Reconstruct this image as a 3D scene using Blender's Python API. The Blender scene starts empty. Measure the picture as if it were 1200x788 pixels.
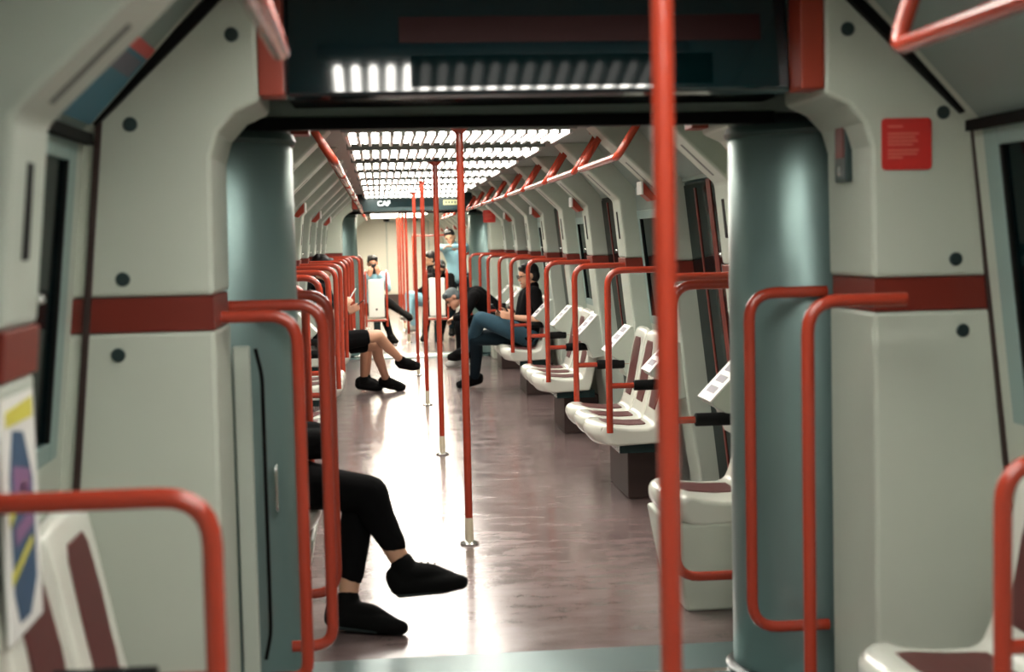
import bpy, bmesh, math, random
from mathutils import Vector, Matrix
random.seed(7)
C = bpy.context.scene.collection
S = bpy.context.scene
# ------------------------------------------------------------------ camera
CAMX, CAMZ = -0.443, 1.47
fw = Vector((-157, 111, -1667.0)).normalized()
up = Vector((-0.029, 1, 0)); up = (up - fw * up.dot(fw)).normalized()
rt = fw.cross(up)
cam = bpy.data.objects.new('camera', bpy.data.cameras.new('camera')); C.objects.link(cam)
R = Matrix((rt, fw, up)).to_4x4()          # rows: world axes written in camera coordinates
cam.matrix_world = Matrix.Translation((CAMX, 0, CAMZ)) @ R
cam.data.sensor_width = 36; cam.data.lens = 50.01; cam.data.clip_start = .05
cam.data.dof.use_dof = True; cam.data.dof.focus_distance = 8.8; cam.data.dof.aperture_fstop = 2.8
S.camera = cam
# ------------------------------------------------------------------ light and exposure
W = bpy.data.worlds.new('world'); S.world = W; W.use_nodes = True
W.node_tree.nodes['Background'].inputs[0].default_value = (.004, .009, .009, 1)
W.node_tree.nodes['Background'].inputs[1].default_value = 1
S.view_settings.view_transform = 'Standard'; S.view_settings.look = 'None'
S.view_settings.exposure = 0.0; S.view_settings.gamma = 1; S.view_settings.use_curve_mapping = False
LAMP_MID, LAMP_NEAR, LAMP_FAR = 24.0, 18.0, 55.0
# ------------------------------------------------------------------ materials
def mat(name, col, rough=.5, metal=0, noise=0, nscale=8, rvar=0, bump=0, bscale=60, emit=None, estr=0, coat=0, spec=.5):
    m = bpy.data.materials.new(name); m.use_nodes = True
    n = m.node_tree.nodes; l = m.node_tree.links; b = n['Principled BSDF']
    b.inputs['Base Color'].default_value = (*col, 1); b.inputs['Roughness'].default_value = rough
    b.inputs['Metallic'].default_value = metal; b.inputs['Coat Weight'].default_value = coat
    b.inputs['Specular IOR Level'].default_value = spec
    tc = n.new('ShaderNodeTexCoord')
    if noise or rvar:
        t = n.new('ShaderNodeTexNoise'); t.inputs['Scale'].default_value = nscale; t.inputs['Detail'].default_value = 5
        l.new(tc.outputs['Object'], t.inputs['Vector'])
        if noise:
            r = n.new('ShaderNodeMapRange'); r.inputs[3].default_value = 1 - noise; r.inputs[4].default_value = 1 + noise
            l.new(t.outputs['Fac'], r.inputs[0])
            x = n.new('ShaderNodeVectorMath'); x.operation = 'SCALE'; x.inputs[0].default_value = col
            l.new(r.outputs[0], x.inputs['Scale']); l.new(x.outputs[0], b.inputs['Base Color'])
        if rvar:
            r = n.new('ShaderNodeMapRange'); r.inputs[3].default_value = max(.02, rough - rvar); r.inputs[4].default_value = rough + rvar
            l.new(t.outputs['Fac'], r.inputs[0]); l.new(r.outputs[0], b.inputs['Roughness'])
    if bump:
        t = n.new('ShaderNodeTexNoise'); t.inputs['Scale'].default_value = bscale
        l.new(tc.outputs['Object'], t.inputs['Vector'])
        bp = n.new('ShaderNodeBump'); bp.inputs['Strength'].default_value = bump; bp.inputs['Distance'].default_value = .002
        l.new(t.outputs['Fac'], bp.inputs['Height']); l.new(bp.outputs[0], b.inputs['Normal'])
    if emit:
        b.inputs['Emission Color'].default_value = (*emit, 1); b.inputs['Emission Strength'].default_value = estr
    return m
M = dict(
    panel=mat('panel', (.52, .57, .49), .42, noise=.04, nscale=3, bump=.05),
    rib=mat('rib', (.46, .52, .455), .38, noise=.05, nscale=4),
    cove=mat('cove', (.22, .285, .26), .45, noise=.05, nscale=3),
    ceil=mat('ceiling_paint', (.24, .28, .26), .5),
    cream=mat('cream', (.72, .70, .60), .45, noise=.03, nscale=2),
    red=mat('red_tube', (.36, .040, .018), .27, noise=.06, nscale=5, coat=.3),
    redband=mat('red_band', (.17, .020, .011), .4),
    redstrip=mat('red_strip', (.32, .038, .016), .45),
    sign=mat('sign_red', (.62, .035, .03), .4),
    signtext=mat('sign_text', (.75, .16, .12), .5),
    steel=mat('cylinder_steel', (.21, .315, .305), .32, metal=.45, rvar=.06, nscale=2, noise=.06),
    darksteel=mat('dark_metal', (.010, .030, .032), .25, metal=.2),
    beam=mat('beam', (.20, .27, .24), .5),
    black=mat('black_rubber', (.003, .0035, .0035), .6, spec=.15),
    rubber=mat('brown_rubber', (.035, .018, .015), .5),
    glass=mat('night_glass', (.001, .008, .009), .08, spec=.05),
    gloss=mat('gloss_dark', (.002, .014, .018), .08, rvar=.03, nscale=3, spec=1, coat=.25),
    led=mat('led_screen', (.028, .007, .007), .55, spec=.15),
    seat=mat('seat_shell', (.62, .64, .57), .24, coat=.2),
    pad=mat('seat_pad', (.085, .018, .017), .5, bump=.1),
    white=mat('white_plastic', (.78, .79, .76), .35),
    grey=mat('grey_recess', (.10, .09, .13), .45),
    chrome=mat('chrome', (.7, .72, .7), .2, metal=1),
    brass=mat('pale_sleeve', (.62, .55, .40), .35),
    frame=mat('window_frame', (.26, .37, .35), .4),
    screw=mat('screw', (.035, .06, .06), .35, metal=.5),
    brown=mat('kick_plate', (.05, .028, .024), .5),
    skin=mat('skin', (.55, .30, .19), .5, noise=.05), skin2=mat('skin_dark', (.42, .21, .13), .5),
    hairb=mat('hair_black', (.006, .005, .005), .5, bump=.6, bscale=90),
    hairg=mat('hair_grey', (.07, .09, .095), .6, noise=.4, nscale=40, bump=.6, bscale=90),
    cblack=mat('cloth_black', (.0022, .0022, .0026), .9, bump=.3, spec=.12), jeans=mat('cloth_teal', (.012, .055, .085), .8, bump=.3, noise=.2, nscale=20),
    jdark=mat('cloth_slate_jeans_shade', (.005, .016, .024), .85, bump=.3, spec=.2),  # slate trousers; also the teal jeans' second leg, shade put into the colour
    lblue=mat('cloth_light_blue', (.20, .38, .46), .8, bump=.3), cmag=mat('cloth_red', (.45, .05, .03), .8),
    shoe=mat('shoe_black', (.0018, .002, .002), .85, spec=.15), cap=mat('drum_cap', (.05, .09, .085), .35, metal=.2), shoeg=mat('shoe_grey', (.28, .28, .26), .6), sole=mat('sole', (.02, .035, .035), .5),
    lens=mat('lamp_lens', (.9, .9, .9), .5, emit=(1, .93, .84), estr=LAMP_MID),
    lensn=mat('lamp_lens_near', (.9, .9, .9), .5, emit=(1, .95, .88), estr=LAMP_NEAR),
    lensf=mat('lamp_lens_far', (.9, .9, .9), .5, emit=(1, .90, .74), estr=LAMP_FAR),
    yellow=mat('poster_yellow', (.62, .58, .08), .5), blue=mat('poster_blue', (.03, .08, .16), .5), teal=mat('sticker_blue', (.03, .16, .24), .5),
    lit=mat('lit_sign', (.8, .8, .8), .5, emit=(.8, 1, .95), estr=1.2), lity=mat('pale_plate', (.45, .45, .22), .5),
    phone=mat('phone_body', (.01, .012, .014), .2), screen=mat('phone_screen', (.5, .6, .6), .3, emit=(.8, 1, 1), estr=1.5),
    purple=mat('poster_purple', (.25, .12, .25), .5), plate=mat('gangway_plate', (.16, .24, .24), .32, metal=.5, noise=.1, nscale=6, rvar=.08),
)
def floor_mat():
    m = bpy.data.materials.new('floor_vinyl'); m.use_nodes = True
    n = m.node_tree.nodes; l = m.node_tree.links; b = n['Principled BSDF']
    tc = n.new('ShaderNodeTexCoord')
    mp = n.new('ShaderNodeMapping'); mp.inputs['Scale'].default_value = (1.6, 3, 1); l.new(tc.outputs['Object'], mp.inputs[0])
    a = n.new('ShaderNodeTexNoise'); a.inputs['Scale'].default_value = 2.2; a.inputs['Detail'].default_value = 8; a.inputs['Roughness'].default_value = .65
    l.new(mp.outputs[0], a.inputs['Vector'])
    s = n.new('ShaderNodeTexNoise'); s.inputs['Scale'].default_value = 160; l.new(tc.outputs['Object'], s.inputs['Vector'])
    mx = n.new('ShaderNodeMix'); mx.inputs[0].default_value = .3; l.new(a.outputs['Fac'], mx.inputs[2]); l.new(s.outputs['Fac'], mx.inputs[3])
    cr = n.new('ShaderNodeValToRGB'); l.new(mx.outputs[0], cr.inputs[0])
    cr.color_ramp.elements[0].position = .3; cr.color_ramp.elements[0].color = (.115, .080, .078, 1)
    cr.color_ramp.elements[1].position = .7; cr.color_ramp.elements[1].color = (.235, .178, .172, 1)
    l.new(cr.outputs[0], b.inputs['Base Color'])
    r = n.new('ShaderNodeMapRange'); r.inputs[1].default_value = .3; r.inputs[2].default_value = .7
    r.inputs[3].default_value = .13; r.inputs[4].default_value = .27; l.new(a.outputs['Fac'], r.inputs[0]); l.new(r.outputs[0], b.inputs['Roughness'])
    b.inputs['Specular IOR Level'].default_value = .8
    bp = n.new('ShaderNodeBump'); bp.inputs['Strength'].default_value = .06; bp.inputs['Distance'].default_value = .002
    w = n.new('ShaderNodeTexNoise'); w.inputs['Scale'].default_value = 2.2; l.new(tc.outputs['Object'], w.inputs['Vector'])
    l.new(w.outputs['Fac'], bp.inputs['Height']); l.new(bp.outputs[0], b.inputs['Normal'])
    return m
M['floor'] = floor_mat()
# ------------------------------------------------------------------ helpers
class MB:
    def __init__(s): s.b = bmesh.new()
    def box(s, a, b):
        vs = [s.b.verts.new((x, y, z)) for x in (a[0], b[0]) for y in (a[1], b[1]) for z in (a[2], b[2])]
        for q in ((0,1,3,2), (4,6,7,5), (0,4,5,1), (2,3,7,6), (0,2,6,4), (1,5,7,3)): s.b.faces.new([vs[i] for i in q])
        return s
    def prism(s, pts, lo, hi, axis='y'):            # pts are pairs in the plane across the axis
        def v(p, t): return {'y': (p[0], t, p[1]), 'z': (p[0], p[1], t), 'x': (t, p[0], p[1])}[axis]
        A = [s.b.verts.new(v(p, lo)) for p in pts]; B = [s.b.verts.new(v(p, hi)) for p in pts]; n = len(pts)
        s.b.faces.new(A); s.b.faces.new(B[::-1])
        for i in range(n): s.b.faces.new((A[i], B[i], B[(i+1) % n], A[(i+1) % n]))
        return s
    def tube(s, pts, r, seg=14, r2=None):
        pts = [Vector(p) for p in pts]; rings = []; prev = None; n = len(pts)
        for i, p in enumerate(pts):
            t = (pts[min(i+1, n-1)] - pts[max(i-1, 0)]).normalized()
            if prev is None: u = t.orthogonal().normalized()
            else: u = (prev - t * prev.dot(t)).normalized()
            prev = u; w = t.cross(u); rr = r if r2 is None else r + (r2 - r) * i / (n - 1)
            rings.append([s.b.verts.new(p + (u * math.cos(k*2*math.pi/seg) + w * math.sin(k*2*math.pi/seg)) * rr) for k in range(seg)])
        for a, b in zip(rings, rings[1:]):
            for k in range(seg): s.b.faces.new((a[k], a[(k+1) % seg], b[(k+1) % seg], b[k]))
        s.b.faces.new(rings[0][::-1]); s.b.faces.new(rings[-1]); return s
    def lathe(s, prof, c=(0, 0, 0), seg=32):          # prof of (radius, z)
        rings = [[s.b.verts.new((c[0] + r*math.cos(k*2*math.pi/seg), c[1] + r*math.sin(k*2*math.pi/seg), c[2] + z)) for k in range(seg)] for r, z in prof]
        for a, b in zip(rings, rings[1:]):
            for k in range(seg): s.b.faces.new((a[k], a[(k+1) % seg], b[(k+1) % seg], b[k]))
        s.b.faces.new(rings[0][::-1]); s.b.faces.new(rings[-1]); return s
    def ball(s, c, r, sub=2, mx=None):
        if not hasattr(r, '__len__'): r = (r, r, r)
        m = Matrix.Translation(c) @ (mx.to_4x4() if mx else Matrix.Identity(4)) @ Matrix.Diagonal((*r, 1))
        bmesh.ops.create_icosphere(s.b, subdivisions=sub, radius=1, matrix=m); return s
    def cap(s, a, b, ra, rb=None, n=16):              # round cone
        rb = ra if rb is None else rb; a = Vector(a); b = Vector(b)
        s.ball(a, ra); s.ball(b, rb)
        if (b - a).length > 1e-4: s.tube([a, b], ra, n, rb)
        return s
    def ribbon(s, path, half, up=.006, yc=0, th=.012):   # strip following an XZ path, half width per point
        rows = []; n = len(path)
        for i, (x, z) in enumerate(path):
            a = path[max(i-1, 0)]; b = path[min(i+1, n-1)]
            t = Vector((b[0]-a[0], b[1]-a[1])).normalized(); nx, nz = -t.y, t.x
            if i == 0: s.flip = 1
            o = up; q = up - th; h = half[i]
            rows.append([s.b.verts.new((x + nx*o, yc - h, z + nz*o)), s.b.verts.new((x + nx*o, yc + h, z + nz*o)),
                         s.b.verts.new((x + nx*q, yc + h, z + nz*q)), s.b.verts.new((x + nx*q, yc - h, z + nz*q))])
        for a, b in zip(rows, rows[1:]):
            for k in range(4): s.b.faces.new((a[k], a[(k+1) % 4], b[(k+1) % 4], b[k]))
        s.b.faces.new(rows[0][::-1]); s.b.faces.new(rows[-1]); return s
    def build(s, name, m, parent=None, smooth=False, bevel=0, seg=2, loc=None):
        bmesh.ops.recalc_face_normals(s.b, faces=s.b.faces)
        me = bpy.data.meshes.new(name); s.b.to_mesh(me); s.b.free()
        me.materials.append(M[m] if isinstance(m, str) else m)
        o = bpy.data.objects.new(name, me); C.objects.link(o)
        if smooth:
            for p in me.polygons: p.use_smooth = True
            try: me.set_sharp_from_angle(angle=math.radians(40))
            except Exception: pass
        if bevel:
            md = o.modifiers.new('bevel', 'BEVEL'); md.width = bevel; md.segments = seg; md.limit_method = 'ANGLE'
        if parent: o.parent = parent
        if loc: o.location = loc
        return o
def tag(o, label=None, cat=None, group=None, kind=None):
    if label: o['label'] = label
    if cat: o['category'] = cat
    if group: o['group'] = group
    if kind: o['kind'] = kind
    return o
def thing(name, label, cat, loc=(0, 0, 0), group=None, rotz=0):
    o = bpy.data.objects.new(name, None); C.objects.link(o); o.location = loc; o.rotation_euler.z = rotz
    o.empty_display_size = .1
    return tag(o, label, cat, group)
def struct(name, loc=(0, 0, 0)):
    o = bpy.data.objects.new(name, None); C.objects.link(o); o.location = loc; o['kind'] = 'structure'; return o
KIDS = {}
def dup(o, parent=None, loc=None, label=None):
    c = o.copy(); C.objects.link(c)
    if parent: c.parent = parent
    if loc: c.location = loc
    if label: c['label'] = label
    for ch in list(o.children): dup(ch, c)
    return c
def fillet(pts, r, n=6):
    P = [Vector(p) for p in pts]; out = [P[0]]
    for a, b, c in zip(P, P[1:], P[2:]):
        u = (a - b); w = (c - b); rr = min(r, u.length*.45, w.length*.45); ang = u.angle(w)
        d = rr; p0 = b + u.normalized()*d; p2 = b + w.normalized()*d
        for k in range(n + 1):
            t = k / n; out.append(p0*(1-t)**2 + b*2*t*(1-t) + p2*t*t)
    out.append(P[-1]); return out
ORD = ['first', 'second', 'third', 'fourth', 'fifth', 'sixth', 'seventh', 'eighth', 'ninth', 'tenth', 'eleventh', 'twelfth', 'thirteenth']
SIDE = {1: 'right', -1: 'left'}
TR = .018
# car module
NF, MF0, MF1, FF0 = 3.83, 5.32, 17.35, 18.85       # bulkhead faces: near car end, middle car both ends, far car start
END = 33.6
PIL = [6.03 + 1.365*k for k in range(9)]            # pillars of the middle car
WX = [1.25]
def wx(z): return WX[0] + .11 * (1.3 - z)
# ------------------------------------------------------------------ the shell
MB().box((-1.45, -3, -.06), (1.45, END, 0)).build('floor', 'floor')['kind'] = 'structure'
MB().box((-.95, -3, 2.22), (.95, NF, 2.27)).build('ceiling', 'ceil')['kind'] = 'structure'
MB().box((-.98, MF0, 2.04), (.98, MF1, 2.10)).build('ceiling', 'ceil')['kind'] = 'structure'
MB().box((-.98, FF0, 2.04), (.98, END, 2.10)).build('ceiling', 'ceil')['kind'] = 'structure'
def slab(mb, s, pts, ya, yb, th=.05):
    out = [(x + th, z + (th*.6 if z > 1.7 else 0)) for x, z in pts]
    poly = [(s*x, z) for x, z in pts + out[::-1]]
    mb.prism(poly, ya, yb)
def wall(s, ya, yb, bays, top, zt=1.62):
    """bays: list of (y0, y1, kind) with kind window/door"""
    lo, mi, hi = MB(), MB(), MB()
    bot = [(wx(0), 0), (wx(.93), .93)]; cv = [(wx(zt), zt), (wx(1.76), 1.76)] + ([(.86, 2.06)] if not top else [(.76, 2.24)])
    y = ya
    for a, b, k in bays + [(yb, yb, None)]:
        if a > y + .001:
            slab(lo, s, [(wx(0), 0), (wx(1.76), 1.76)] + cv[2:], y, a)
        if k == 'window':
            slab(lo, s, bot, a, b); slab(hi, s, cv, a, b)
            slab(mi, s, [(wx(.93), .93), (wx(zt), zt)], a, a + .02); slab(mi, s, [(wx(.93), .93), (wx(zt), zt)], b - .02, b)
        elif k == 'door':
            slab(hi, s, [(wx(1.74), 1.74)] + cv[1:], a, b)
        y = b
    w = struct('wall_' + SIDE[s])
    lo.build('lower_panel', 'panel', w); hi.build('cove_panel', 'cove', w); mi.build('window_jamb', 'frame', w)
    return w
wn = [0]; dn = [0]; tn = [0]
def window(s, a, b, z0=.93, z1=1.62):
    wn[0] += 1; w = struct('window_%d' % wn[0], (0, (a+b)/2, 0)); h = (b-a)/2 - .02
    f = MB()
    fr = .075
    def q(z, d): return s*(wx(z) - .004 + d)
    for (ya, yb, za, zb) in ((-h, -h+fr, z0, z1), (h-fr, h, z0, z1), (-h+fr, h-fr, z0, z0+.05), (-h+fr, h-fr, z1-.05, z1)):
        f.prism([(q(za, 0), za), (q(zb, 0), zb), (q(zb, .03), zb), (q(za, .03), za)], ya, yb)
    fo = f.build('window_frame', 'frame', w, bevel=.004)
    g = MB().prism([(q(z0, .012), z0+.01), (q(z1, .012), z1-.01), (q(z1, .02), z1-.01), (q(z0, .02), z0+.01)], -h+.02, h-.02)
    g.build('window_pane', 'glass', w)
    r = MB()
    for (ya, yb) in ((-h+fr, -h+fr+.02), (h-fr-.02, h-fr)):
        r.prism([(q(z0+.05, .002), z0+.05), (q(z1-.05, .002), z1-.05), (q(z1-.05, .014), z1-.05), (q(z0+.05, .014), z0+.05)], ya, yb)
    r.build('rubber_seal', 'black', w)
    return w
def door(s, a, b):
    dn[0] += 1; w = struct('door_%d' % dn[0], (0, (a+b)/2, 0)); h = (b-a)/2
    for t in (-1, 1):
        lf = MB(); y0, y1 = (sorted((t*.012, t*(h-.005))))
        def strip(mb, ya, yb, za, zb, d0, d1): mb.prism([(s*(wx(za)+d0), za), (s*(wx(zb)+d0), zb), (s*(wx(zb)+d1), zb), (s*(wx(za)+d1), za)], ya, yb)
        strip(lf, y0, y1, .015, 1.735, .012, .045)
        o = lf.build('door_leaf', 'darksteel', w, bevel=.004)
        g = MB(); strip(g, y0+.02, y1-.012, .06, 1.72, .006, .014); g.build('door_glass', 'glass', o)
        e = MB(); ye = 0 if t > 0 else 0
        strip(e, *sorted((t*.002, t*.04)), .015, 1.735, .002, .012); e.build('rubber_edge', 'redband', o)
        e = MB(); strip(e, *sorted((t*(h-.30), t*(h-.275))), .2, 1.70, .001, .008); e.build('red_trim', 'redband', o)
    return w
def pillar(s, y, w=.27, wedge=False, top=2.045):
    tn[0] += 1; t = struct('trim_%d' % tn[0], (0, y, 0)); h = w/2
    def P(pts, name, m, hh=h, parent=t, bev=.012): return MB().prism([(s*a, b) for a, b in pts], -hh, hh).build(name, m, parent, bevel=bev)
    xi = lambda z: 1.03 + .1*(1.69 - z)
    P([(xi(1.33), 1.335), (1.03, 1.69), (.72, 1.985), (.665, top), (1.1, top), (1.3, 1.76), (wx(1.335)+.03, 1.335)], 'upper_rib', 'rib')
    P([(xi(0)+.03, .0), (xi(.60), .60), (xi(1.24), 1.245), (wx(1.245)+.03, 1.245), (wx(0)+.02, 0)], 'lower_rib', 'rib')
    P([(xi(1.25)-.004, 1.247), (xi(1.33)-.004, 1.333), (wx(1.33)+.02, 1.333), (wx(1.25)+.02, 1.247)], 'red_band', 'redband', h-.002, bev=.003)
    d = MB().prism([(s*(xi(1.62)-.003), 1.62), (s*(xi(1.45)-.003), 1.45), (s*(xi(1.45)+.01), 1.45), (s*(xi(1.62)+.01), 1.62)], -.022, .022)
    d.build('switch_slot', 'black', t, bevel=.004)
    # slot along the sloping rib
    a = Vector((1.0, 1.722)); b = Vector((.86, 1.855)); n = Vector((-.69, -.72))*.003
    MB().prism([(s*(a.x+n.x), a.y+n.y), (s*(b.x+n.x), b.y+n.y), (s*(b.x+.01), b.y+.01), (s*(a.x+.01), a.y+.01)], -.018, .018).build('hand_slot', 'screw', t)
    MB().ball((s*(xi(1.5)-.002), h-.05, 1.38), .008).build('screw', 'chrome', t)
    if wedge:
        MB().prism([(s*1.035, 1.66), (s*.955, 1.755), (s*.955, 1.69), (s*1.0, 1.65)], h-.10, h+.035).build('red_wedge', 'redstrip', t, bevel=.004)
        MB().box((s*.956, h-.10, 1.685), (s*.945, h+.035, 1.755)).build('wedge_cap', 'white', t, bevel=.003)
    return t
def console(s, y, label):
    t = thing('sloping_console', label, 'console', (0, y, 0), 'sloping white consoles on the wall ribs')
    h = .115
    MB().prism([(s*a, b) for a, b in [(.95, .755), (1.10, .91), (1.155, .91), (1.155, .62), (1.06, .60), (1.02, .70), (.96, .735)]], -h, h).build('console_body', 'rib', t, bevel=.006)
    a = Vector((.95, .755)); b = Vector((1.10, .91)); n = Vector((-.72, .69))
    def on(u, off): p = a + (b-a)*u + n*off; return (s*p.x, p.y)
    MB().prism([on(-.02, .0), on(1.0, .0), on(1.0, .008), on(-.02, .008)], -h-.004, h+.004).build('white_top', 'white', t, bevel=.003)
    for u in (.16, .44, .72):
        MB().prism([on(u, .0085), on(u+.17, .0085), on(u+.17, .0065), on(u, .0065)], -.072, .072).build('grey_recess', 'grey', t)
    return t
def loop_handle(s, y, label, x=.75, z1=1.29, z0=.43, arm=True, xw=1.075, xb=None, name='grab_loop', group='red tube loops between the seats'):
    t = thing(name, label, 'handrail', (s*x, y, 0), group)
    pts = [(s*(xw-x), 0, z1), (0, 0, z1), (0, 0, z0)]
    if xb is not None: pts.append((s*(xb-x), 0, z0))
    MB().tube(fillet(pts, .085), TR).build('loop_tube', 'red', t, smooth=True)
    if arm:
        MB().tube([(0, 0, .68), (s*.33, 0, .68)], TR*.85).build('armrest_tube', 'red', t, smooth=True)
        MB().tube([(s*.13, 0, .68), (s*.30, 0, .68)], .029).build('foam_grip', 'black', t, smooth=True, bevel=.006)
    return t
PAN = [(.005, .375), (-.012, .41), (-.008, .445), (.02, .466), (.055, .466), (.11, .450), (.22, .440), (.31, .440), (.345, .455), (.365, .50), (.385, .58), (.412, .72), (.438, .85), (.45, .90), (.466, .92)]
def bench(s, x0, yc, n, label, wd=.372, box=False):
    """x0 front edge; seats face the aisle"""
    t = thing('seat_bench', label, 'bench seat', (s*x0, yc, 0), 'moulded bench seats along the walls')
    for i in range(n):
        y = (i - (n-1)/2) * (wd + .008)
        und = [(.49, .92), (.49, .80), (.455, .58), (.42, .42), (.40, .345), (.10, .335), (.03, .345)]
        poly = [(s*a, b) for a, b in PAN + und]
        mb = MB(); hw_ = wd/2 - .006; rows = []
        for u in (-1, -.93, -.8, -.6, -.3, 0, .3, .6, .8, .93, 1):
            row = []
            for a, b in PAN + und:
                f = max(0, min(1, (.22 - a)/.22)); row.append(mb.b.verts.new((s*(a + .075*abs(u)**3.2*f), u*hw_, b - .016*abs(u)**4*(1 if b > .40 else 0))))
            rows.append(row)
        nn = len(rows[0]); mb.b.faces.new(rows[0]); mb.b.faces.new(rows[-1][::-1])
        for ra, rb in zip(rows, rows[1:]):
            for k in range(nn): mb.b.faces.new((ra[k], rb[k], rb[(k+1) % nn], ra[(k+1) % nn]))
        o = mb.build('seat_shell', 'seat', t, bevel=.014, seg=3, loc=(0, y, 0), smooth=True)
        p = [(.075, .456), (.13, .449), (.22, .440), (.29, .440), (.315, .443)]
        sgn = 1
        def rib(path, half):
            mb = MB().ribbon([(a, b) for a, b in path], half, up=.004)
            if s < 0:
                for v in mb.b.verts: v.co.x = -v.co.x
            return mb
        rib(p, [.075, .10, .105, .10, .085]).build('seat_pad', 'pad', o, bevel=.003)
        p = [(.368, .515), (.385, .58), (.40, .65), (.412, .72), (.424, .78), (.434, .83), (.44, .86)]
        rib(p, [.08, .10, .105, .105, .10, .095, .07]).build('back_pad', 'pad', o, bevel=.003)
    L = n*(wd+.008)/2
    if not box:
        MB().box((s*.16, -L+.05, .29), (s*.44, L-.05, .345)).build('support_rail', 'darksteel', t)
        MB().box((s*.24, -L*.55, 0), (s*.50, L*.55, .29)).build('pedestal', 'brown', t, bevel=.01)
    else:
        MB().prism([(s*a, b) for a, b in [(.075, 0), (.012, .345), (.44, .345), (.44, 0)]], -L+.01, L-.01).build('base_box', 'panel', t, bevel=.012)
    return t
def bulkhead(face, back, side):
    """end wall round the gangway; face = plane seen from its car, back = plane at the bellows"""
    w = struct('wall_' + side, (0, 0, 0)); d = 1 if back > face else -1
    hi = 2.24
    out = lambda z: wx(z) + .06
    for s in (-1, 1):
        cx = .02
        X = lambda v: cx + s*v if False else s*v + .02
        up = [(X(.90), 1.337), (X(.90), 1.74), (X(.86), 1.80), (X(.765), 1.855), (X(.765), hi), (X(.88), hi)]
        if hi > 2.1: up += [(X(.87), 2.12)]
        up = [(X(.90), 1.337), (X(.895), 1.70), (X(.875), 1.765), (X(.83), 1.815), (X(.765), 1.845), (X(.765), hi), (X(1.45), hi), (X(1.45), 1.337)]
        pu = MB().prism(up, *sorted((face, back))).build('upper_panel', 'panel', w, bevel=.012)
        MB().prism([(X(.905), 0), (X(.90), 1.243), (X(1.45), 1.243), (X(1.45), 0)], *sorted((face, back))).build('lower_panel', 'panel', w, bevel=.012)
        MB().box((X(.902), face + d*.002, 1.245), (X(1.44), back - d*.03, 1.335)).build('red_band', 'redband', w)
        MB().box((X(.70), face + d*.0, 1.86), (X(.765), face + d*.12, hi)).build('red_strip', 'redstrip', w, bevel=.004)
        mb = MB(); mb.prism([(X(1.166), 1.85), (X(1.182), 1.85), (X(1.37), .0), (X(1.352), 0)], *sorted((face - d*.012, face + d*.004))); mb.build('rubber_strip', 'rubber', w)
        for (px, pz) in ((1.10, 1.79), (1.135, 1.385), (1.155, 1.185), (.83, 2.02)):
            mb = MB(); mb.tube([(X(px), face - d*.006, pz), (X(px), face + d*.004, pz)], .019, 20); mb.build('screw', 'screw', w, smooth=True, bevel=.003)
    return w
# walls of the middle car
WX[0] = 1.175
def carwalls(y0, y1, pils, top=False, first='door', tall=False):
    for s in (-1, 1):
        bays = []; k = first
        for a, b in zip(pils, pils[1:]):
            bays.append((a + .10, b - .10, k)); k = 'window' if (k == 'door' or tall) else 'door'
        wall(s, y0, y1, bays, top, 1.74 if tall else 1.62)
        for a, b, k in bays: window(s, a, b, z1=1.74 if tall else 1.62) if k == 'window' else door(s, a, b)
carwalls(MF0, MF1, PIL)
FP = [FF0 + .70 + 1.365*k for k in range(11)]
carwalls(FF0, END, FP)
NP = [-2.0, -.5, 1.0, 2.54, 3.83 + .03]

for s in (-1, 1):
    for i, y in enumerate(PIL): pillar(s, y, wedge=(i % 2 == 1))
    for i, y in enumerate(FP): pillar(s, y, wedge=(i % 2 == 1))
WX[0] = 1.25
carwalls(-3, NF, NP, top=True, first='window', tall=True)
for s in (-1, 1):
    for y in NP[:-1]: pillar(s, y, .25, top=2.225)
bulkhead(NF, 4.22, 'gangway'); bulkhead(MF0, 4.93, 'gangway'); bulkhead(MF1, 17.74, 'gangway'); bulkhead(FF0, 18.46, 'gangway')
# closing walls
o = struct('wall_end')
MB().box((-1.45, END, 0), (1.45, END + .05, 2.2)).build('end_panel', 'cream', o)
MB().box((-1.4, END - .02, 0), (1.4, END, .22)).build('kick_plate', 'brown', o)
d = struct('door_%d' % 90, (.25, END, 0))
mb = MB()
for a, b in (((-.50, -.012, .24), (-.485, 0, 1.93)), ((.485, -.012, .24), (.50, 0, 1.93)), ((-.50, -.012, 1.915), (.50, 0, 1.93))): mb.box(a, b)
mb.build('door_seam', 'frame', d)
MB().box((-.47, -.012, .26), (.47, 0, 1.9)).build('door_leaf', 'cream', d, bevel=.008)
for x in (-.55, .12): MB().box((x, -.05, 1.93), (x + .13, 0, 1.985)).build('door_closer', 'black', d, bevel=.006)
MB().box((-1.45, -3.05, 0), (1.45, -3, 2.3)).build('wall_back', 'panel')['kind'] = 'structure'
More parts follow.
